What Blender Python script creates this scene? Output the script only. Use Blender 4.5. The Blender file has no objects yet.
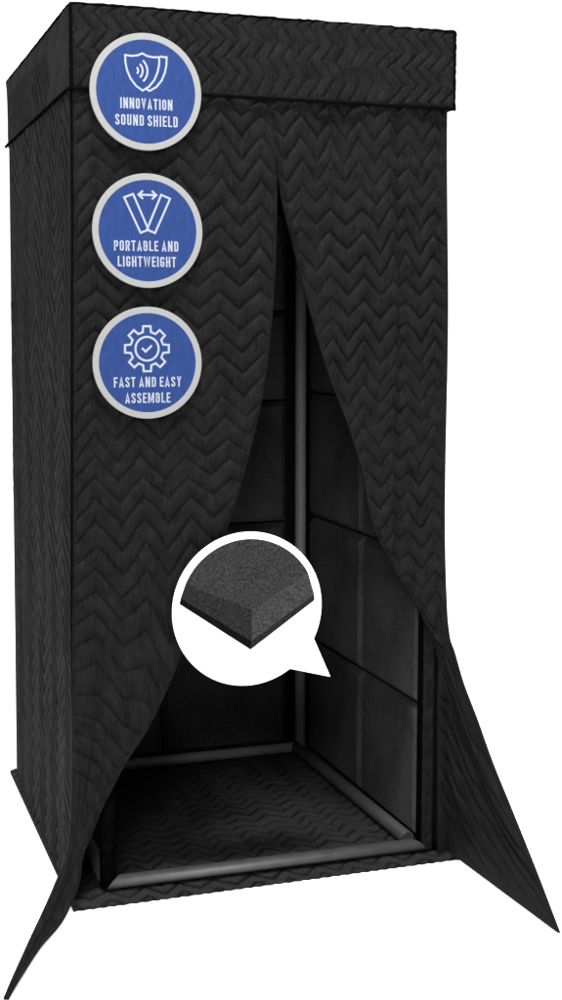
import bpy, bmesh, math
import numpy as np
from mathutils import Vector
rng = np.random.default_rng(7)
S = bpy.context.scene
COL = S.collection

# ------------------------------------------------------------------ helpers
def link(name, me, mat=None, parent=None, loc=None):
    o = bpy.data.objects.new(name, me)
    COL.objects.link(o)
    if mat and me is not None: me.materials.append(mat)
    if parent: o.parent = parent
    if loc is not None: o.location = loc
    return o

def tag(o, label=None, cat=None, group=None, kind=None):
    if label: o['label'] = label
    if cat: o['category'] = cat
    if group: o['group'] = group
    if kind: o['kind'] = kind
    return o

def vnoise(x, y, seed=0):
    """smooth value noise on arrays, -1..1"""
    r = np.random.default_rng(seed); N = 64
    g = r.uniform(-1, 1, (N, N))
    xi = np.floor(x).astype(int); yi = np.floor(y).astype(int)
    fx = x - xi; fy = y - yi
    fx = fx*fx*(3-2*fx); fy = fy*fy*(3-2*fy)
    a = g[xi % N, yi % N]; b = g[(xi+1) % N, yi % N]; c = g[xi % N, (yi+1) % N]; d = g[(xi+1) % N, (yi+1) % N]
    return (a*(1-fx)+b*fx)*(1-fy) + (c*(1-fx)+d*fx)*fy

def tri(x):
    f = x - np.floor(x)
    return np.abs(2*f-1)*2-1          # -1..1

GROOVE_SHADE = {}
def quilt(s, t, per, amp, sp, seed=1, warp=.3):
    """height 0..1 of padded chevron quilting: pillows between zigzag seams"""
    warp *= .45
    s2 = s + warp*.03*vnoise(s*9, t*7, seed+1) + warp*.012*vnoise(s*30, t*28, seed+2)
    t2 = t + warp*.035*vnoise(s*5, t*6, seed+3) + warp*.014*vnoise(s*24, t*30, seed+4)
    a = amp*(1+.35*vnoise(s*6, t*9, seed+5))
    ph = t2/sp + .5*a/sp*tri(s2/per)
    d = np.abs((ph - np.floor(ph)) - .5)*2       # 1 at the seam, 0 at the middle
    h = 1-np.power(d, 3.6)
    fr = ph - np.floor(ph)
    h = h*(.72+.28*fr)                           # padding sags to the lower side
    depth = .72+.28*vnoise(s*13, t*11, seed+6)
    kink = (1-np.abs(tri(s2/per))**6)
    GROOVE_SHADE['raw'] = d
    GROOVE_SHADE['d'] = .55*np.clip((d-.78)/.2, 0, 1)*np.clip(.6+.5*vnoise(s*17, t*19, seed+8), .15, 1)  # weight of the shade painted into the colour along the grooves
    return h*depth

def sheet(name, P, s, t, hgt, th, mat, parent, flip=False):
    """P (n,m,3) grid; displaced by hgt along the normal, given thickness th behind, one closed mesh, uv in metres"""
    n, m = P.shape[:2]; hgt_mask = np.ones((n, m)); hgt = np.broadcast_to(hgt, (n, m))
    du = np.gradient(P, axis=0); dv = np.gradient(P, axis=1)
    N = np.cross(du, dv); N /= np.linalg.norm(N, axis=2, keepdims=True)+1e-12
    if flip: N = -N
    F = P + N*hgt[..., None]; B = P - N*th
    idx = np.arange(n*m).reshape(n, m)
    def quads(ix, rev):
        a = ix[:-1, :-1].ravel(); b = ix[1:, :-1].ravel(); c = ix[1:, 1:].ravel(); d = ix[:-1, 1:].ravel()
        q = np.stack([a, b, c, d], 1)
        return q[:, ::-1] if rev else q
    qf = quads(idx, flip); qb = quads(idx + n*m, not flip)
    loop = np.concatenate([idx[:, 0], idx[-1, 1:], idx[-2::-1, -1], idx[0, -2:0:-1]])
    nx = np.roll(loop, -1)
    rim = np.stack([nx, loop, loop+n*m, nx+n*m], 1)
    if flip: rim = rim[:, ::-1]
    fc = np.concatenate([qf, qb, rim])
    V = np.concatenate([F.reshape(-1, 3), B.reshape(-1, 3)])
    me = bpy.data.meshes.new(name)
    me.vertices.add(len(V)); me.vertices.foreach_set('co', V.astype(np.float32).ravel())
    me.loops.add(fc.size); me.loops.foreach_set('vertex_index', fc.astype(np.int32).ravel())
    me.polygons.add(len(fc)); me.polygons.foreach_set('loop_start', (np.arange(len(fc))*4).astype(np.int32))
    me.polygons.foreach_set('loop_total', np.full(len(fc), 4, np.int32))
    sm = np.ones(len(fc), bool); sm[len(qf)+len(qb):] = False
    me.polygons.foreach_set('use_smooth', sm)
    uv = me.uv_layers.new(name='UVMap')
    ST = np.stack([s.ravel(), t.ravel()], 1); ST = np.concatenate([ST, ST])
    uv.data.foreach_set('uv', ST[fc.ravel()].astype(np.float32).ravel())
    if GROOVE_SHADE.get('d') is not None and GROOVE_SHADE['d'].shape == (n, m):
        at = me.attributes.new('groove_shade', 'FLOAT', 'POINT'); w_ = GROOVE_SHADE['d'].ravel()*np.clip(hgt_mask, 0, 1).ravel()
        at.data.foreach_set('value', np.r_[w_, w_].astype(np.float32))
    me.update(); me.validate()
    return link(name, me, mat, parent)

def catmull(pts, q):
    """interpolate (k,3) control points at q in 0..1 by centripetal-ish chord length, smooth"""
    pts = np.array(pts, float)
    d = np.r_[0, np.cumsum(np.linalg.norm(np.diff(pts, axis=0), axis=1))]; d /= d[-1]
    m = np.gradient(pts, d, axis=0)
    q = np.asarray(q); i = np.clip(np.searchsorted(d, q, side='right')-1, 0, len(d)-2)
    h = (d[i+1]-d[i]); x = ((q-d[i])/h)[:, None]; h = h[:, None]
    return ((2*x**3-3*x**2+1)*pts[i] + (x**3-2*x**2+x)*h*m[i] + (-2*x**3+3*x**2)*pts[i+1] + (x**3-x**2)*h*m[i+1])

def box_bm(bm, x0, x1, y0, y1, z0, z1):
    vs = [bm.verts.new(c) for c in ((x0,y0,z0),(x1,y0,z0),(x1,y1,z0),(x0,y1,z0),(x0,y0,z1),(x1,y0,z1),(x1,y1,z1),(x0,y1,z1))]
    for f in ((0,3,2,1),(4,5,6,7),(0,1,5,4),(1,2,6,5),(2,3,7,6),(3,0,4,7)): bm.faces.new([vs[k] for k in f])

def tube(name, a, b, r, mat, parent, seg=28, skew=0):
    a = Vector(a); b = Vector(b); ax = (b-a).normalized()
    u = ax.orthogonal().normalized(); w = ax.cross(u)
    bm = bmesh.new(); rings = []
    c = .0015
    L = (b-a).length
    for (t, k) in ((0, r-c), (c, r), (L-c, r), (L, r-c)):
        rg = []
        for j in range(seg):
            off = (u*math.cos(j*2*math.pi/seg)+w*math.sin(j*2*math.pi/seg))*k
            sk = skew*(off.y+off.z)*(1 if t < L/2 else -1)           # mitred end cut
            rg.append(bm.verts.new(a+ax*(t+sk)+off))
        rings.append(rg)
    for p, q in zip(rings, rings[1:]):
        for j in range(seg):
            bm.faces.new((p[j], p[(j+1) % seg], q[(j+1) % seg], q[j])).smooth = True
    bm.faces.new(rings[0][::-1]); bm.faces.new(rings[-1])
    bmesh.ops.recalc_face_normals(bm, faces=bm.faces)
    me = bpy.data.meshes.new(name); bm.to_mesh(me); bm.free()
    return link(name, me, mat, parent)

# ------------------------------------------------------------------ materials
def mat_base(name, rough=.8, spec=.1):
    m = bpy.data.materials.new(name); m.use_nodes = True
    nt = m.node_tree; b = nt.nodes['Principled BSDF']
    b.inputs['Roughness'].default_value = rough
    b.inputs['Specular IOR Level'].default_value = spec
    return m, nt, b
def mth(nt, op, a, b=None, v=None):
    n = nt.nodes.new('ShaderNodeMath'); n.operation = op
    nt.links.new(a, n.inputs[0])
    if b is not None: nt.links.new(b, n.inputs[1])
    if v is not None: n.inputs[1].default_value = v
    return n.outputs[0]
def noise(nt, vec, scale, detail=4, rough=.55):
    n = nt.nodes.new('ShaderNodeTexNoise'); n.inputs['Scale'].default_value = scale
    n.inputs['Detail'].default_value = detail; n.inputs['Roughness'].default_value = rough
    nt.links.new(vec, n.inputs['Vector']); return n.outputs['Fac']
def mapping(nt, src, sc):
    n = nt.nodes.new('ShaderNodeMapping'); n.inputs['Scale'].default_value = sc
    nt.links.new(src, n.inputs['Vector']); return n.outputs[0]
def ramp(nt, fac, c0, c1, p0=0, p1=1):
    r = nt.nodes.new('ShaderNodeValToRGB'); e = r.color_ramp.elements
    e[0].position = p0; e[1].position = p1; e[0].color = (*c0, 1); e[1].color = (*c1, 1)
    nt.links.new(fac, r.inputs[0]); return r.outputs[0]
def bump(nt, b, h, strength, dist):
    n = nt.nodes.new('ShaderNodeBump'); n.inputs['Strength'].default_value = strength; n.inputs['Distance'].default_value = dist
    nt.links.new(h, n.inputs['Height']); nt.links.new(n.outputs[0], b.inputs['Normal'])

def fabric(name, lo, hi, streak=(1, 1, 1), bstr=.6):
    """brushed non-woven moving-blanket cloth: fine streaks, mottling, creases"""
    m, nt, b = mat_base(name, .85, .06)
    uv = nt.nodes.new('ShaderNodeTexCoord').outputs['UV']
    st = noise(nt, mapping(nt, uv, streak), 1, 5, .65)
    mo = noise(nt, uv, 26, 4, .6)
    fi = noise(nt, uv, 620, 2, .6)
    mix = mth(nt, 'ADD', mth(nt, 'MULTIPLY', st, v=.55), mth(nt, 'MULTIPLY', mo, v=.45))
    cl = ramp(nt, mix, lo, hi, .34, .68)
    at = nt.nodes.new('ShaderNodeAttribute'); at.attribute_name = 'groove_shade'    # shade of the quilting grooves, painted as near-black colour
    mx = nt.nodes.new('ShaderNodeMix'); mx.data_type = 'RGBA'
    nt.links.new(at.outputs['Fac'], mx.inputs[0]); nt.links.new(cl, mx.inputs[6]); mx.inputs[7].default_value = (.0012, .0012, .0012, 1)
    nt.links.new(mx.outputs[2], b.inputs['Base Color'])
    h = mth(nt, 'ADD', mth(nt, 'MULTIPLY', st, v=.9), mth(nt, 'MULTIPLY', mo, v=.8))
    h = mth(nt, 'ADD', h, mth(nt, 'MULTIPLY', fi, v=.25))
    bump(nt, b, h, bstr, .006)
    pass
    return m
M = {}
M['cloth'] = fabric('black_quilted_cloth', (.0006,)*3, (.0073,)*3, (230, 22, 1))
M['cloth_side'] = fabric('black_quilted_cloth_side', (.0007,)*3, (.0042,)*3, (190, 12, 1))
M['cloth_mat'] = fabric('black_quilted_mat_cloth', (.0060,)*3, (.0150,)*3, (40, 190, 1), .35)

m, nt, b = mat_base('black_binding_tape', .9, 0)
uv = nt.nodes.new('ShaderNodeTexCoord').outputs['Object']
nt.links.new(ramp(nt, noise(nt, uv, 300, 3), (.0008,)*3, (.0022,)*3, .3, .7), b.inputs['Base Color']); M['tape'] = m

m, nt, b = mat_base('black_acoustic_foam', .9, .06)
uv = nt.nodes.new('ShaderNodeTexCoord').outputs['Object']
f1 = noise(nt, uv, 210, 4, .8); f2 = noise(nt, uv, 5, 3)
nt.links.new(ramp(nt, mth(nt, 'ADD', mth(nt, 'MULTIPLY', f1, v=.6), mth(nt, 'MULTIPLY', f2, v=.4)), (.006,)*3, (.042,)*3, .36, .66), b.inputs['Base Color'])
bump(nt, b, f1, .8, .003); M['foam'] = m

m, nt, b = mat_base('grey_foam_pipe', .5, .25)
uv = nt.nodes.new('ShaderNodeTexCoord').outputs['Object']
f1 = noise(nt, uv, 40, 4, .6)
nt.links.new(ramp(nt, f1, (.018,)*3, (.027,)*3, .3, .7), b.inputs['Base Color'])
bump(nt, b, noise(nt, uv, 200, 3), .15, .002); M['pipe'] = m
M['pole'] = m.copy(); M['pole'].name = 'light_grey_pipe'
for k_, v_ in ((0, .078), (1, .096)): M['pole'].node_tree.nodes['Color Ramp'].color_ramp.elements[k_].color = (v_, v_, v_, 1)
M['pipe_dark'] = m.copy(); M['pipe_dark'].name = 'black_pipe_sleeve'; M['pipe_dark'].node_tree.nodes['Principled BSDF'].inputs['Specular IOR Level'].default_value = 0
M['pipe_dark'].node_tree.nodes['Color Ramp'].color_ramp.elements[0].color = (.0008,.0008,.0008,1)
M['pipe_dark'].node_tree.nodes['Color Ramp'].color_ramp.elements[1].color = (.002,.002,.002,1)

m, nt, b = mat_base('white_studio_floor', .9, .1)
uv = nt.nodes.new('ShaderNodeTexCoord').outputs['Object']
nt.links.new(ramp(nt, noise(nt, uv, 2, 2), (.89,)*3, (.91,)*3), b.inputs['Base Color']); M['floor'] = m

# ------------------------------------------------------------------ dimensions (metres)
W, D, H = .935, 1.02, 2.10
HV = 1.911          # hem of the top cover
def wallx(z, y):    # the left side flares slightly towards the ground
    return -.004 - (.030 - .008*y)*np.clip(1-z/1.9, 0, 1)

# ------------------------------------------------------------------ setting
bm = bmesh.new(); box_bm(bm, -30, 30, -30, 30, -.05, 0)
me = bpy.data.meshes.new('floor'); bm.to_mesh(me); bm.free()
tag(link('floor', me, M['floor']), kind='structure')

# ------------------------------------------------------------------ floor mat
m0 = .039
nx_, ny_ = 420, 420
X, Y = np.meshgrid(np.linspace(-m0-.002, W+m0, nx_), np.linspace(-m0-.022, D+m0, ny_), indexing='ij')
fr = np.clip((Y+m0)/(D+2*m0), 0, 1)
Y = np.where(Y < -m0, -m0, Y)
Y = np.linspace(-m0, D+m0, ny_)[None, :].repeat(nx_, 0) + 0*X
edge = np.exp(-((Y+m0)/.012)**2)
q = quilt(X, Y, .092, .046, .049, 31, .7)
GROOVE_SHADE['d'] = np.clip((GROOVE_SHADE['raw']-.5)/.4, 0, 1)*(.75+.25*vnoise(X*12, Y*12, 77)); hg = .0105*q*np.clip((Y+m0)/.07, .25, 1) + .0015*vnoise(X*9, Y*9, 5)  # broader painted shade along the mat's grooves
Z = .009 + .0*X
P = np.stack([X, Y - .0018*edge*np.sin(X*240+.8*vnoise(X*14, Y, 3)), Z], 2)
tuck = np.minimum.reduce([X+m0, W+m0-X, Y+m0, D+m0-Y]); hg = hg*np.clip(tuck/.01, 0, 1)
mat_o = sheet('floor_mat', P, X, Y, hg, .0085, M['cloth_mat'], None)
tag(mat_o, 'thin black quilted mat lying on the floor under the whole booth', 'mat')

# ------------------------------------------------------------------ the booth
booth = link('sound_booth', None); booth.empty_display_size = .2
tag(booth, 'tall black quilted fabric sound isolation booth with its front curtains parted', 'booth')

# side wall (left, visible), right wall, back wall
def pathwall(name, p0, p1, z0, z1, per, amp, sp, flip, mat, n=260, mz=620, seed=1, flare=False, thick=.01, warp=1.0):
    u, v = np.meshgrid(np.linspace(0, 1, n), np.linspace(z0, z1, mz), indexing='ij')
    X = p0[0]+(p1[0]-p0[0])*u + (.016*np.clip(1-v/1.9, 0, 1) if p0[0] > .9 and p1[0] > .9 else 0); Y = p0[1]+(p1[1]-p0[1])*u
    if flare: X = wallx(v, Y)
    L = math.hypot(p1[0]-p0[0], p1[1]-p0[1])
    s = u*L; t = v
    h = .009*quilt(s, t, per, amp, sp, seed, warp) + .003*vnoise(s*4, t*3, seed+9)
    e = np.clip(np.minimum(u, 1-u)*L/.05, 0, 1); h = h*e
    return sheet(name, np.stack([X, Y, v], 2), s, t, h, thick, mat, booth, flip)
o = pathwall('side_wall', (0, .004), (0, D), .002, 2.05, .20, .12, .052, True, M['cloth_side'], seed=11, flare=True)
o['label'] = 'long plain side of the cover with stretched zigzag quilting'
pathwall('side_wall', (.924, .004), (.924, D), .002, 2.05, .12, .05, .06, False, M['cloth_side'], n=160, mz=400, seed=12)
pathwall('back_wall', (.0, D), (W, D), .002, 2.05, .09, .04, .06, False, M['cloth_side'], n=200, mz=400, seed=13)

# top cover: roof + four-sided valance
def val(p0, p1, flip, seed, n=460, per=.080, amp=.031, sp=.034, side=False, ph=0, mat='cloth'):
    u, v = np.meshgrid(np.linspace(0, 1, n), np.linspace(HV, H, 130), indexing='ij')
    L = math.hypot(p1[0]-p0[0], p1[1]-p0[1])
    X = p0[0]+(p1[0]-p0[0])*u; Y = p0[1]+(p1[1]-p0[1])*u
    s = u*L; t = v
    h = .0070*quilt(t+ph, s, per, amp, sp, seed, .4) + .003*vnoise(s*6, t*6, seed+4)
    e = np.clip(np.minimum.reduce([u*L, (1-u)*L, v-HV, H-v])/.007, 0, 1)
    h *= np.sqrt(e)
    # hem and top edge are not perfectly straight
    Z = v + .0016*vnoise(s*9, v*0, seed+8) + .0008*np.sin(s*150)*(v > H-.004)
    return np.stack([X, Y, Z], 2), s, t, h
o_ = .008
cover = None
P, s, t, h = val((-.004, -.020), (.934, -.020), False, 21)
cover = sheet('top_cover', P, s, t, h, .009, M['cloth'], booth)
cover['label'] = 'deep quilted valance band of the top cover, front face'
for nm, a, b_, fl, sd in (('valance', (-.005, -.011), (-.005, D+.008), True, 22), ('valance', (.935, -.011), (.935, D+.008), False, 23), ('valance', (-.004, D+.017), (.934, D+.017), True, 24)):
    P, s, t, h = val(a, b_, fl, sd, n=240, per=.11, amp=.1 if sd == 22 else .03, sp=.16 if sd == 22 else .05)
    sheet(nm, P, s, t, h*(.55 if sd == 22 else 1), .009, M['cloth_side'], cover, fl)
u, v = np.meshgrid(np.linspace(-.006, .936, 160), np.linspace(-.018, D+.018, 160), indexing='ij')
sag = -.012*np.sin(np.pi*np.clip(u/W, 0, 1))*np.sin(np.pi*np.clip(v/D, 0, 1))
sheet('roof', np.stack([u, v, H-.006+sag], 2), u, v, .004*quilt(u, v, .09, .04, .06, 25), .01, M['cloth'], booth)

# piping / binding tape along edges of the cover
def strip(name, pts, r, parent, mat=None, seg=8, taper=False):
    pts = [Vector(p) for p in pts]; bm = bmesh.new(); prev = None; first = None
    for i, p in enumerate(pts):
        d = (pts[min(i+1, len(pts)-1)]-pts[max(i-1, 0)]).normalized()
        u = d.orthogonal().normalized() if abs(d.z) < .9 else d.cross(Vector((0, 1, 0))).normalized()
        if abs(d.z) < .9: u = d.cross(Vector((0, 0, 1))).normalized()
        w = d.cross(u)
        rr_ = r*(min(1, (len(pts)-i)/(len(pts)*.25)) if taper else 1)
        ring = [bm.verts.new(p+(u*math.cos(k*2*math.pi/seg)+w*math.sin(k*2*math.pi/seg))*rr_) for k in range(seg)]
        if prev:
            for k in range(seg): bm.faces.new((prev[k], prev[(k+1) % seg], ring[(k+1) % seg], ring[k])).smooth = True
        else: bm.faces.new(ring[::-1])
        prev = ring
    bm.faces.new(prev); bmesh.ops.recalc_face_normals(bm, faces=bm.faces)
    me = bpy.data.meshes.new(name); bm.to_mesh(me); bm.free()
    return link(name, me, mat or M['tape'], parent)
def line(a, b, n=40, wob=.0008, sd=1):
    a = np.array(a, float); b = np.array(b, float); q = np.linspace(0, 1, n)
    P = a+(b-a)*q[:, None]
    r = np.random.default_rng(sd); P += r.uniform(-wob, wob, P.shape)
    return [tuple(p) for p in P]
strip('hem_tape', line((-.010, -.030, HV+.002), (.9345, -.030, HV+.002), 60), .0040, cover)
strip('hem_tape', line((-.012, -.030, HV+.002), (-.012, D+.01, HV+.002), 60), .0040, cover)
strip('corner_piping', line((-.0065, -.0225, HV), (-.0065, -.0225, H-.004), 30), .0042, cover)
strip('corner_piping', line((.9345, -.022, HV), (.9345, -.022, H-.004), 30), .0040, cover)
strip('edge_piping', line((-.006, -.022, H-.003), (.9345, -.022, H-.003), 90, .0013), .0032, cover)
strip('edge_piping', line((-.006, -.022, H-.003), (-.006, D+.01, H-.003), 80, .0009), .0032, cover)

# ------------------------------------------------------------------ curtains
L_OUT = [(-0.006,-0.012,1.960),(-0.006,-0.012,1.908),(-0.017,-0.012,1.217),(-0.031,-0.012,0.511),(-0.035,-0.015,0.317),(-0.041,-0.025,0.223),(-0.056,-0.050,0.148),(-0.089,-0.100,0.103),(-0.177,-0.260,0.040),(-0.257,-0.430,0.010)]
L_IN = [(0.466,-0.012,1.960),(0.468,-0.012,1.904),(0.480,-0.012,1.753),(0.480,-0.012,1.625),(0.468,-0.012,1.401),(0.442,-0.012,1.210),(0.399,-0.012,1.042),(0.340,-0.012,0.862),(0.283,-0.014,0.706),(0.231,-0.018,0.588),(0.193,-0.020,0.506),(0.141,-0.024,0.413),(0.096,-0.026,0.351),(0.058,-0.030,0.287),(0.034,-0.030,0.243),(0.018,-0.032,0.205),(0.002,-0.036,0.172),(-0.016,-0.045,0.140),(-0.027,-0.060,0.086),(-0.056,-0.088,0.036),(-0.156,-0.250,0.014),(-0.245,-0.430,0.008)]
R_IN = [(0.460,-0.010,1.960),(0.463,-0.010,1.904),(0.476,-0.010,1.799),(0.493,-0.010,1.683),(0.518,-0.010,1.590),(0.564,-0.010,1.425),(0.603,-0.010,1.299),(0.670,-0.010,1.132),(0.703,-0.011,1.032),(0.733,-0.012,0.893),(0.794,-0.012,0.775),(0.865,-0.012,0.662),(0.899,-0.014,0.587),(0.914,-0.016,0.540),(0.916,-0.016,0.428),(0.919,-0.016,0.241),(0.922,-0.016,0.020)]
R_OUT = [(0.921,-0.012,1.960),(0.921,-0.012,1.908),(0.931,-0.012,1.451),(0.940,-0.012,0.689),(0.940,-0.020,0.638),(0.940,-0.040,0.582),(0.945,-0.090,0.493),(0.955,-0.150,0.413),(0.966,-0.210,0.326),(0.972,-0.300,0.236),(0.976,-0.420,0.124),(0.981,-0.532,0.010)]

def sstep(x, a, b):
    x = np.clip((x-a)/(b-a), 0, 1); return x*x*(3-2*x)

def byz(pts, rows, zsplit, tail_from):
    """rows keyed by height while hanging"""
    return

# left curtain: rows follow the two edges by height first, then by arc length into the tail
NV = 640; NU = 230
zt = np.linspace(1.96, .30, int(NV*.78))
def at_z(pts, z):
    p = np.array(pts); zz = p[:, 2]
    # dense resample then interpolate on z
    d = catmull(pts, np.linspace(0, 1, 3000))
    o = np.argsort(d[:, 2]); return np.stack([np.interp(z, d[o, 2], d[o, k]) for k in range(3)], 1)
def tail(pts, z0, n):
    d = catmull(pts, np.linspace(0, 1, 4000)); i = np.argmax(d[:, 2] < z0); d = d[i:]
    a = np.r_[0, np.cumsum(np.linalg.norm(np.diff(d, axis=0), axis=1))]; a /= a[-1]
    q = np.linspace(0, 1, n+1)[1:]
    return np.stack([np.interp(q, a, d[:, k]) for k in range(3)], 1)
nt_ = NV-len(zt)
E0 = np.concatenate([at_z(L_OUT, zt), tail(L_OUT, .30, nt_)])
E1 = np.concatenate([at_z(L_IN, zt), tail(L_IN, .30, nt_)])
U = np.linspace(0, 1, NU)[:, None]
P = E0[None]*(1-U[..., None]) + E1[None]*U[..., None]
vrow = np.arange(NV)/(NV-1)
V = np.broadcast_to(vrow[None], (NU, NV))
Zc = np.broadcast_to(np.r_[zt, .30-np.linspace(0, .55, nt_)][None], (NU, NV))
wd = np.linalg.norm(E1-E0, axis=1)[None]
gath = 1-sstep(Zc, .25, .95)                       # 0 hanging, 1 gathered
s_free = U*wd + 0*Zc; s_gath = U*.30 + 0*Zc
s = s_free*(1-gath)+s_gath*gath
# zigzag rows drag down towards the outer corner where the cloth is pulled
g2 = 1-sstep(Zc, .15, .95)
t = Zc + 1.15*g2*U*wd
s = s_free*(1+.0*gath)
q = quilt(s*(1-.16*sstep(1.9-Zc, .3, 1.2)), t, .098, .054*(1-.8*(1-sstep(Zc, .34, .70))), .050, 41, .5)
h = .0125*q*(1-.2*g2)
# drape folds running down, growing to radiating folds toward the tail
h += .006*np.sin(2*np.pi*(U*1.6+.12+.1*vnoise(U*2, Zc*2, 6)))*(.25+.75*g2) * np.clip(U*6, 0, 1)
h += .0012*g2*np.sin(2*np.pi*(U*4.2 + .35*Zc + .25*vnoise(U*5, Zc*4, 8)))
h += .0022*g2*np.sin(2*np.pi*(U*5 + 5.5*Zc + .3*vnoise(U*8, Zc*5, 9)))
h += .0035*vnoise(s*7+3, t*7, 44)
e = np.clip(np.minimum(U, 1-U)*wd/.012, 0, 1); h = h*e + 0*Zc
h *= np.clip(wd/.12, .1, 1)
lc = sheet('curtain', P, s, t, h, .007, M['cloth'], booth, True)
lc['label'] = 'left curtain, wide at the top and drawn aside to a thin pointed tail on the floor'
strip('corner_piping', [tuple(p) for p in (E0[:int(NV*.70)]+np.array([-.001, -.003, 0]))[::6]], .0032, lc, taper=True)

# right curtain
NV = 660; NU = 260
z1 = .56
zt = np.linspace(1.96, z1, int(NV*.70)); nt_ = NV-len(zt)
E0 = np.concatenate([at_z(R_IN, zt), tail(R_IN, z1, nt_)])
E1 = np.concatenate([at_z(R_OUT, zt), tail(R_OUT, z1, nt_)])
K = E0*.5+E1*.5
kz = E0[:, 2]; kk = sstep(1-kz, .40, .47)[:, None]
Kflap = np.stack([.949-.008*kz/.5, np.full_like(kz, -.018), kz], 1)
K = K*(1-kk)+Kflap*kk
uf = (.5*(1-kk)+.16*kk)                            # share of columns before the crease
Uc = np.linspace(0, 1, NU)
P = np.empty((NU, NV, 3))
A = np.empty((NU, NV))
for j in range(NV):
    k = uf[j, 0]
    a = np.clip(Uc/k, 0, 1)[:, None]; b2 = np.clip((Uc-k)/(1-k), 0, 1)[:, None]
    P[:, j] = np.where(Uc[:, None] < k, E0[j]*(1-a)+K[j]*a, K[j]*(1-b2)+E1[j]*b2)
    A[:, j] = Uc
Zc = np.broadcast_to(np.r_[zt, z1-np.linspace(0, .56, nt_)][None], (NU, NV))
seg = np.linalg.norm(np.diff(P, axis=0), axis=2); arc = np.concatenate([np.zeros((1, NV)), np.cumsum(seg, 0)])
wd = arc[-1][None]
s = W - (wd-arc)                                    # measured from the outer edge
gath = 1-sstep(Zc, .15, .75)
sg = W-.40*(1-A)
s = s*(1-gath)+sg*gath
t = Zc + .34*gath*(A-.15)
q = quilt(np.abs(s-.803)+.02, t, .078, .050*(1-.8*gath), .053, 51, .5)
h = .0125*q*(1-.2*gath)
fold = np.exp(-((s-.803-.006*np.sin(Zc*5))/.016)**2)*sstep(Zc, .55, .8)
h -= .010*fold
h += .007*np.sin(2*np.pi*(s*4.1+.2*vnoise(s*3, Zc*2, 56)))*(1-gath)
h += gath*(.004*np.sin(2*np.pi*(A*2.1+2.2*Zc+.3*vnoise(A*4, Zc*4, 57)))+.0015*np.sin(2*np.pi*(A*3.7+4.9*Zc+.3*vnoise(A*6, Zc*5, 58))))*sstep(A, .16, .35)
h += .003*vnoise(s*8, t*8, 54)
e = np.clip(np.minimum(arc/.010, (wd-arc)/.022), 0, 1)*np.clip((1-np.arange(NV)/(NV-1))/.07, 0, 1)[None]; h = h*e
rc = sheet('curtain', P, s, t, h, .007, M['cloth'], booth, True)
rc['label'] = 'right curtain with its lower corner pulled outward into a triangular flap'

# front jamb strips of quilted cloth behind the curtains
def jamb(x0, x1, y, seed):
    u, v = np.meshgrid(np.linspace(x0, x1, 30), np.linspace(.02, 1.9, 500), indexing='ij')
    h = .005*quilt(u, v, .03, .02, .058, seed, .5)
    e = np.clip(np.minimum(u-x0, x1-u)/.006, 0, 1)
    return sheet('front_jamb', np.stack([u, np.full_like(u, y), v], 2), u, v, h*e, .005, M['cloth'], booth)
jamb(.886, .916, .006, 61)
strip('dark_gap_strip', line((.928, .012, .02), (.924, .012, .66), 24, .0003), .011, booth)  # added black strip standing in for the dark gap beside the jamb

# ------------------------------------------------------------------ frame (foam sleeved pipes)
r = .0195
PX0, PX1, PY0, PY1, ZR = .058, .883, .030, .948, .034
tube('pole', (PX1-.002, PY1-.004, .022), (PX1-.002, PY1-.004, 1.98), .0175, M['pole'], booth)
tube('pole', (PX0, PY0+.006, .022), (PX0, PY0+.006, 1.98), r, M['pipe_dark'], booth)
tube('pole', (PX0, PY1, .022), (PX0, PY1, 1.98), r, M['pipe'], booth)
tube('pole', (.905, .052, .022), (.905, .052, 1.98), .014, M['pipe_dark'], booth)
o = tube('floor_rail', (PX0+.012, PY0-.004, ZR), (PX1-.004, .016, ZR), .0168, M['pipe'], booth, skew=.8); o['label'] = 'front grey floor rail across the doorway'
o = tube('floor_rail', (PX0, PY1-.024, ZR), (PX1-.022, PY1-.024, ZR), .0165, M['pole'], booth)
o = tube('floor_rail', (PX1-.012, .062, ZR), (PX1-.024, PY1-.02, ZR), .019, M['pipe'], booth)
tube('floor_rail', (PX0, PY0+.04, ZR), (PX0, PY1-.02, ZR), .019, M['pipe'], booth)
for a, b_ in (((PX0, PY0, 1.99), (.905, PY0, 1.99)), ((PX0, PY1, 1.99), (PX1, PY1, 1.99)), ((PX0, PY0, 1.99), (PX0, PY1, 1.99)), ((.9, PY0, 1.99), (PX1, PY1, 1.99))):
    tube('top_rail', a, b_, .016, M['pipe'], booth)

# ------------------------------------------------------------------ acoustic foam tiles with chamfered faces
def foam(w, hh, th=.034, ch=.017):
    bm = bmesh.new()
    def ring(i, z): return [bm.verts.new(c) for c in ((i, z, i), (w-i, z, i), (w-i, z, hh-i), (i, z, hh-i))]
    a = ring(0, 0); b_ = ring(0, -.012); c = ring(ch, -.030)
    for p, q_ in ((a, b_), (b_, c)):
        for k in range(4): bm.faces.new((p[k], p[(k+1) % 4], q_[(k+1) % 4], q_[k]))
    bm.faces.new(c); bm.faces.new(a[::-1])
    bmesh.ops.recalc_face_normals(bm, faces=bm.faces)
    bmesh.ops.bevel(bm, geom=[e for e in bm.edges], offset=.0012, segments=2, affect='EDGES', profile=.6)
    me = bpy.data.meshes.new('foam_panel'); bm.to_mesh(me); bm.free(); return me
cache = {}
def put_foam(w, hh, loc, rz):
    k = (round(w, 3), round(hh, 3))
    if k not in cache:
        cache[k] = foam(w, hh); cache[k].materials.append(M['foam'])
    o = bpy.data.objects.new('foam_panel', cache[k]); COL.objects.link(o); o.parent = booth
    o.location = loc; o.rotation_euler = (0, 0, rz); return o
g = .0055
zs_r = [.03, .395, .793, 1.184, 1.575, 1.93]
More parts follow.
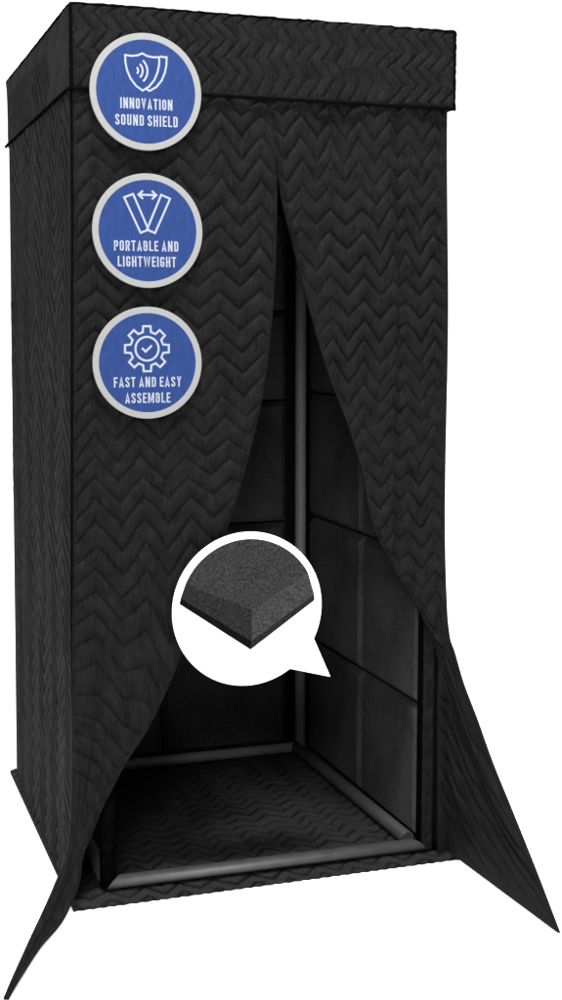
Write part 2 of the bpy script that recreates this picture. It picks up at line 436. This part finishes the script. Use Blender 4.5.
zs_b = [.03, .385, .768, 1.157, 1.439, 1.755]
ys = [.062, .458, .905]
for k in range(len(zs_r)-1):                                        # right side, facing -x
    for j in range(2):
        put_foam(ys[j+1]-ys[j]-g, zs_r[k+1]-zs_r[k]-g, (W-.012, ys[j+1], zs_r[k]), -math.pi/2)
xs = [.05, .435, .853]
for k in range(len(zs_b)-1):                                        # back, facing -y
    for j in range(2):
        put_foam(xs[j+1]-xs[j]-g, zs_b[k+1]-zs_b[k]-g, (xs[j], D-.012, zs_b[k]), 0)
for k in range(len(zs_r)-1):                                        # left side, facing +x
    for j in range(2):
        put_foam(.40-g, zs_r[k+1]-zs_r[k]-g, (-.004, .15+.40*j, zs_r[k]), math.pi/2)


# ------------------------------------------------------------------ overlay badge graphics built as discs on the cover, and the white callout bubble
def plain(name, col, rough=.6, spec=.2, grain=0, gs=300):
    m, nt, b = mat_base(name, rough, spec)
    uv = nt.nodes.new('ShaderNodeTexCoord').outputs['Object']
    f1 = noise(nt, mapping(nt, uv, (1, 1, .35)), gs, 4, .65)
    nt.links.new(ramp(nt, f1, tuple(c*(1-grain) for c in col), tuple(c*(1+grain) for c in col), .34, .66), b.inputs['Base Color'])
    bump(nt, b, f1, .25, .002); return m
M['blue'] = plain('blue_badge_face', (.0068, .0195, .078), .7, .1, .14, 90)
M['rim'] = plain('pale_grey_rim', (.145, .145, .145), .6, .1, .05)
M['ink'] = plain('white_ink', (.175, .187, .22), .6, .1, .04)
M['board'] = plain('white_board', (.86, .86, .86), .6, .1, .01)

def strokes(name, lines, wd, z0, mat, parent):
    """flat raised lettering: mitred strokes (x, z) facing -y, each a thin solid"""
    bm = bmesh.new()
    for k, (pts, closed) in enumerate(lines):
        pts = [np.array(p, float) for p in pts]; n = len(pts); Lf = []; Rt = []
        for i in range(n):
            a = pts[i-1] if (i > 0 or closed) else None; c = pts[(i+1) % n] if (i < n-1 or closed) else None
            d1 = (pts[i]-a)/np.linalg.norm(pts[i]-a) if a is not None else None
            d2 = (c-pts[i])/np.linalg.norm(c-pts[i]) if c is not None else None
            if d1 is None: d1 = d2
            if d2 is None: d2 = d1
            n1 = np.array([-d1[1], d1[0]]); n2 = np.array([-d2[1], d2[0]]); mm = n1+n2; mm /= np.linalg.norm(mm)
            mm = mm*(wd/2)/max(.45, mm@n1); Lf.append(pts[i]+mm); Rt.append(pts[i]-mm)
        yt = -(z0+.0006+.00004*(k % 7)); yb = -(z0-.0004)
        A = [[bm.verts.new((q[0], y, q[1])) for q in P_] for P_, y in ((Lf, yt), (Rt, yt), (Lf, yb), (Rt, yb))]
        rg = range(n) if closed else range(n-1)
        for i in rg:
            j = (i+1) % n
            bm.faces.new((A[0][i], A[0][j], A[1][j], A[1][i])); bm.faces.new((A[2][i], A[2][j], A[0][j], A[0][i])); bm.faces.new((A[1][i], A[1][j], A[3][j], A[3][i]))
        if not closed:
            for i in (0, n-1): bm.faces.new((A[0][i], A[1][i], A[3][i], A[2][i]))
    bmesh.ops.recalc_face_normals(bm, faces=bm.faces)
    me = bpy.data.meshes.new(name); bm.to_mesh(me); bm.free()
    return link(name, me, mat, parent)

# condensed capitals, cell height 1, drawn with strokes .19 wide
def glyph(c):
    l, r_, m_, b_, t_ = .095, .335, .215, .095, .905; o = .07
    G = {
     'I': (.19, [([(l, 0), (l, 1)], 0)]),
     'L': (.38, [([(l, 1), (l, b_), (.38, b_)], 0)]),
     'T': (.42, [([(0, t_), (.42, t_)], 0), ([(.21, 1), (.21, 0)], 0)]),
     'H': (.45, [([(l, 0), (l, 1)], 0), ([(.355, 0), (.355, 1)], 0), ([(l, .5), (.355, .5)], 0)]),
     'E': (.38, [([(.38, t_), (l, t_), (l, b_), (.38, b_)], 0), ([(l, .51), (.34, .51)], 0)]),
     'F': (.37, [([(.37, t_), (l, t_), (l, 0)], 0), ([(l, .5), (.33, .5)], 0)]),
     'N': (.47, [([(l, 0), (l, 1)], 0), ([(.375, 0), (.375, 1)], 0), ([(l+.02, .96), (.355, .04)], 0)]),
     'M': (.60, [([(l, 0), (l, 1)], 0), ([(.505, 0), (.505, 1)], 0), ([(l+.03, .97), (.30, .16), (.475, .97)], 0)]),
     'V': (.46, [([(.085, 1), (.23, .08), (.375, 1)], 0)]),
     'W': (.66, [([(.08, 1), (.19, .08), (.33, .92), (.47, .08), (.58, 1)], 0)]),
     'A': (.47, [([(.085, 0), (.235, .93), (.385, 0)], 0), ([(.13, .25), (.34, .25)], 0)]),
     'Y': (.45, [([(.085, 1), (.225, .48), (.365, 1)], 0), ([(.225, .5), (.225, 0)], 0)]),
     'O': (.43, [([(l, b_+o), (l, t_-o), (l+o, t_), (r_-o, t_), (r_, t_-o), (r_, b_+o), (r_-o, b_), (l+o, b_)], 1)]),
     'D': (.43, [([(l, b_), (l, t_), (r_-o, t_), (r_, t_-o), (r_, b_+o), (r_-o, b_)], 1)]),
     'U': (.43, [([(l, 1), (l, b_+o), (l+o, b_), (r_-o, b_), (r_, b_+o), (r_, 1)], 0)]),
     'G': (.43, [([(r_, .68), (r_, t_-o), (r_-o, t_), (l+o, t_), (l, t_-o), (l, b_+o), (l+o, b_), (r_-o, b_), (r_, b_+o), (r_, .46), (.22, .46)], 0)]),
     'S': (.42, [([(.325, .70), (.325, t_-o), (.325-o, t_), (l+o, t_), (l, t_-o), (l, .66), (.325, .36), (.325, b_+o), (.325-o, b_), (l+o, b_), (l, b_+o), (l, .30)], 0)]),
     'P': (.42, [([(l, 0), (l, t_), (r_-o, t_), (r_, t_-o), (r_, .45+o), (r_-o, .45), (l, .45)], 0)]),
     'B': (.43, [([(l, b_), (l, t_), (r_-o-.01, t_), (r_-.01, t_-o), (r_-.01, .52+o), (r_-o-.01, .52), (l, .52)], 0), ([(l, b_), (r_-o, b_), (r_, b_+o), (r_, .52-o), (r_-o, .52)], 0)]),
     'R': (.43, [([(l, 0), (l, t_), (r_-o, t_), (r_, t_-o), (r_, .48+o), (r_-o, .48), (l, .48)], 0), ([(.24, .48), (r_+.005, 0)], 0)]),
    }
    return G[c]
def text_lines(txt, x0, x1, z0, z1):
    """lay the word out between x0 and x1"""
    hgt = z1-z0; pen = 0; out = []
    for c in txt:
        if c == ' ': pen += .20; continue
        wch, ls = glyph(c)
        out += [([(pen+x, y) for x, y in P_], cl) for P_, cl in ls]; pen += wch+.09
    pen -= .09; kx = (x1-x0)/pen
    return [([(x0+x*kx, z0+y*hgt) for x, y in P_], cl) for P_, cl in out]
def disc(name, R_, y0, y1, mat, parent, hole=None, n=96, cham=.0008):
    bm = bmesh.new(); rings = []
    prof = [(R_, y0), (R_, y1+cham), (R_-cham, y1)]
    if hole: prof += [(hole+cham, y1), (hole, y1+cham), (hole, y0)]
    for rr, y in prof: rings.append([bm.verts.new((rr*math.cos(a*2*math.pi/n), y, rr*math.sin(a*2*math.pi/n))) for a in range(n)])
    seq = list(zip(rings, rings[1:])) + ([(rings[-1], rings[0])] if hole else [])
    for p, q_ in seq:
        for k in range(n): bm.faces.new((p[k], p[(k+1) % n], q_[(k+1) % n], q_[k]))
    if not hole: bm.faces.new(rings[-1]); bm.faces.new(rings[0])
    bmesh.ops.recalc_face_normals(bm, faces=bm.faces)
    me = bpy.data.meshes.new(name); bm.to_mesh(me); bm.free(); return link(name, me, mat, parent)

def make_badge(loc, label, cz_, icon, words, iw=8.0):
    """icon and words are given on a 472-unit-wide drawing of the badge whose centre is cz_"""
    RB = .129; k = RB/236.0
    f = lambda p: ((p[0]-cz_[0])*k, (cz_[1]-p[1])*k)
    e = link('round_badge', None, loc=loc); e.empty_display_size = .05
    tag(e, label, 'badge', 'round blue badges down the left front of the cover')
    disc('face', RB-.010, .004, -.0005, M['blue'], e)
    disc('rim', RB, .004, -.0012, M['rim'], e, hole=RB-.0147)
    strokes('icon', [([f(p) for p in P_], c) for P_, c in icon], iw*k, .0005, M['ink'], e)
    for txt, x0, x1, zt_, zb in words:
        a = f((x0, zb)); b_ = f((x1, zt_))
        strokes('lettering', text_lines(txt, a[0], b_[0], a[1], b_[1]), 6.2*k, .0005, M['ink'], e)
    return e
def arc(c, r_, a0, a1, n=14): return [(c[0]+r_*math.cos(math.radians(a0+(a1-a0)*i/n)), c[1]-r_*math.sin(math.radians(a0+(a1-a0)*i/n))) for i in range(n+1)]
shield = [(263, 108), (244, 117), (218, 121), (191, 119), (192, 148), (199, 180), (213, 212), (236, 240), (263, 257), (290, 240), (313, 212), (327, 180), (334, 148), (335, 119), (308, 121), (282, 117)]
back_sh = [(338, 115), (352, 118), (366, 117), (365, 148), (358, 180), (344, 212), (321, 240), (292, 257), (280, 251)]
make_badge((.160, -.036, 1.911), 'top round blue badge with a double shield and sound wave icon', (278, 262),
    [(shield, 1), (back_sh, 0), (arc((228, 178), 17, -48, 48), 0), (arc((228, 178), 36, -48, 48), 0), (arc((228, 178), 56, -48, 48), 0)],
    [('INNOVATION', 167, 390, 288, 332), ('SOUND SHIELD', 145, 412, 355, 400)])
make_badge((.161, -.034, 1.602), 'middle round blue badge with two tilted panels under a double headed arrow', (282, 273),
    [([(182, 138), (220, 123), (284, 268), (250, 281)], 1), ([(340, 123), (378, 138), (312, 281), (277, 268)], 1),
     ([(246, 125), (316, 125)], 0), ([(262, 108), (243, 125), (262, 142)], 0), ([(300, 108), (319, 125), (300, 142)], 0)],
    [('PORTABLE AND', 135, 413, 313, 357), ('LIGHTWEIGHT', 150, 402, 378, 422)], 8.5)
gear = []
for i in range(8):
    a = i*45+90
    for r_, da in ((72, -14), (96, -9.5), (96, 9.5), (72, 14)):
        gear.append((278+r_*math.cos(math.radians(a+da)), 202-r_*math.sin(math.radians(a+da))))
make_badge((.157, -.034, 1.301), 'bottom round blue badge with a gear and tick icon', (281, 262),
    [(gear, 1), (arc((278, 202), 50, 0, 352.5, 47), 1), ([(256, 199), (272, 214), (299, 188)], 0)],
    [('FAST AND EASY', 132, 427, 320, 364), ('ASSEMBLE', 180, 378, 387, 432)], 9)

# callout graphic, built as a solid board: white disc with a pointer, carrying the corner of a foam tile in relief
bo = link('callout_bubble', None, loc=(.394, -.050, .708)); bo.empty_display_size = .05
tag(bo, 'white round callout bubble with a pointed tail showing a grey foam corner', 'sign')
RB = .188
out = []
a0, a1 = math.degrees(math.atan2(-.085, .170)), math.degrees(math.atan2(-.155, .106))
n_ = 110
for i in range(n_+1):
    a = math.radians(a0+(360-(a0-a1))*i/n_); out.append((RB*math.cos(a), RB*math.sin(a)))
out.append((.212, -.184))
def slab(name, poly, y0, y1, mat, parent, fan=False):
    bm = bmesh.new(); a = [bm.verts.new((x, y0, z)) for x, z in poly]; b_ = [bm.verts.new((x, y1, z)) for x, z in poly]
    if fan:
        ca = bm.verts.new((0, y0, 0)); cb = bm.verts.new((0, y1, 0))
        for i in range(len(poly)): j = (i+1) % len(poly); bm.faces.new((ca, a[i], a[j])); bm.faces.new((cb, b_[j], b_[i]))
    else: bm.faces.new(a); bm.faces.new(b_[::-1])
    for i in range(len(poly)): j = (i+1) % len(poly); bm.faces.new((a[i], a[j], b_[j], b_[i]))
    bmesh.ops.triangulate(bm, faces=[f for f in bm.faces if len(f.verts) > 4]); bmesh.ops.recalc_face_normals(bm, faces=bm.faces)
    me = bpy.data.meshes.new(name); bm.to_mesh(me); bm.free(); return link(name, me, mat, parent)
slab('board', out, .006, 0, M['board'], bo, True)
# foam corner relief; light and shade painted in as a tone per face
FM = []
for nm_, k_ in (('grey_foam_top', 1), ('foam_shaded', .62), ('foam_lit', 1.45), ('foam_deep_shade', .1)):
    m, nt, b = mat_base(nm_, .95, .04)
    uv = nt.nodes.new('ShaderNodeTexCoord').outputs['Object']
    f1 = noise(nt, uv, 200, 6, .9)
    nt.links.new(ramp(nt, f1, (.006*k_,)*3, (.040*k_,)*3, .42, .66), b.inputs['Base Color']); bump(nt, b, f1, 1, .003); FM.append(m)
RI = .1715
L1, R1, C0 = (-.156, .072), (.150, .083), (.006, 0.)
L2, R2, C2 = (-.1682, .0375), (.1675, .0265), (.0045, -.077)
L3, R3, C3 = (-.1710, .0235), (.1695, .012), (.004, -.099)
bm = bmesh.new()
def V3(p, y): return bm.verts.new((p[0], y, p[1]))
aL, aR = math.atan2(L1[1], L1[0]), math.atan2(R1[1], R1[0])
arcp = [(RI*math.cos(aR+(aL-aR)*i/40), RI*math.sin(aR+(aL-aR)*i/40)) for i in range(41)]
ty = lambda p: -.0115+.009*max(0, min(1, p[1]/.172))
top = [V3(p, ty(p)) for p in arcp]; c0 = V3(C0, -.012)
for i in range(40): bm.faces.new((c0, top[i], top[i+1]))
l2, r2, c2 = V3(L2, -.005), V3(R2, -.005), V3(C2, -.009); l3, r3, c3 = V3(L3, -.002), V3(R3, -.002), V3(C3, -.004)
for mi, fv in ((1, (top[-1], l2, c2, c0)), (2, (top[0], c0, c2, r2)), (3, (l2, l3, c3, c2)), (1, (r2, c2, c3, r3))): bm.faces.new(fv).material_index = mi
bk = [V3(p, .001) for p in arcp]; bc3, bl, br, bl2, br2 = V3(C3, .001), V3(L3, .001), V3(R3, .001), V3(L2, .001), V3(R2, .001)
for i in range(40): bm.faces.new((top[i], top[i+1], bk[i+1], bk[i]))
bm.faces.new((top[-1], l2, bl2, bk[-1])); bm.faces.new((l2, l3, bl, bl2)); bm.faces.new((l3, c3, bc3, bl)); bm.faces.new((c3, r3, br, bc3)); bm.faces.new((r3, r2, br2, br)); bm.faces.new((r2, top[0], bk[0], br2))
bmesh.ops.recalc_face_normals(bm, faces=bm.faces)
me = bpy.data.meshes.new('foam_corner'); bm.to_mesh(me); bm.free(); [me.materials.append(q_) for q_ in FM]; link('foam_corner', me, None, bo)


# ------------------------------------------------------------------ light
w = bpy.data.worlds.new('World'); S.world = w; w.use_nodes = True
# made-up surround light: brightness added overhead and behind the booth, dim in front
nt = w.node_tree; bg = nt.nodes['Background']; bg.inputs[0].default_value = (1, 1, 1, 1)
sx = nt.nodes.new('ShaderNodeSeparateXYZ'); nt.links.new(nt.nodes.new('ShaderNodeTexCoord').outputs['Generated'], sx.inputs[0])
def sm(src, a, b_, lo, hi):
    n = nt.nodes.new('ShaderNodeMapRange'); n.interpolation_type = 'SMOOTHSTEP'
    for i, v in ((1, a), (2, b_), (3, lo), (4, hi)): n.inputs[i].default_value = v
    nt.links.new(src, n.inputs[0]); return n.outputs[0]
nt.links.new(mth(nt, 'ADD', sm(sx.outputs[2], .3, .9, 0, 2.6), sm(sx.outputs[1], .3, .75, .16, 1.35)), bg.inputs[1])
def area(name, loc, target, size, power, color=(1, 1, 1)):
    l = bpy.data.lights.new(name, 'AREA'); l.shape = 'RECTANGLE'; l.size = size[0]; l.size_y = size[1]; l.energy = power; l.color = color
    o = bpy.data.objects.new(name, l); COL.objects.link(o); o.location = loc
    o.rotation_euler = (Vector(target)-Vector(loc)).to_track_quat('-Z', 'Y').to_euler(); return o
area('key_softbox', (-1.3, -4.2, 2.9), (.6, .2, .7), (1.0, 1.0), 225)
area('top_relief_lamp', (.1, -1.5, 5.0), (.45, 0, .9), (.8, .5), 470)  # added unseen lamp, grazing the front to bring out the quilting

# ------------------------------------------------------------------ camera
cx, cy, cz, yaw, pit, rol, foc = -0.58422, -3.17003, 1.37690, 0.32792, 0.12276, -0.00037, 1378.03007
cam = bpy.data.cameras.new('camera'); co = bpy.data.objects.new('camera', cam); COL.objects.link(co)
co.location = (cx, cy, cz); co.rotation_mode = 'XYZ'
co.rotation_euler = (math.pi/2-pit, 0, -yaw)
cam.sensor_fit = 'VERTICAL'; cam.sensor_height = 36; cam.lens = foc/1000*36
cam.clip_start = .05; cam.clip_end = 200
S.camera = co
S.view_settings.view_transform = 'Standard'; S.view_settings.look = 'None'
S.view_settings.exposure = 0; S.view_settings.gamma = 1
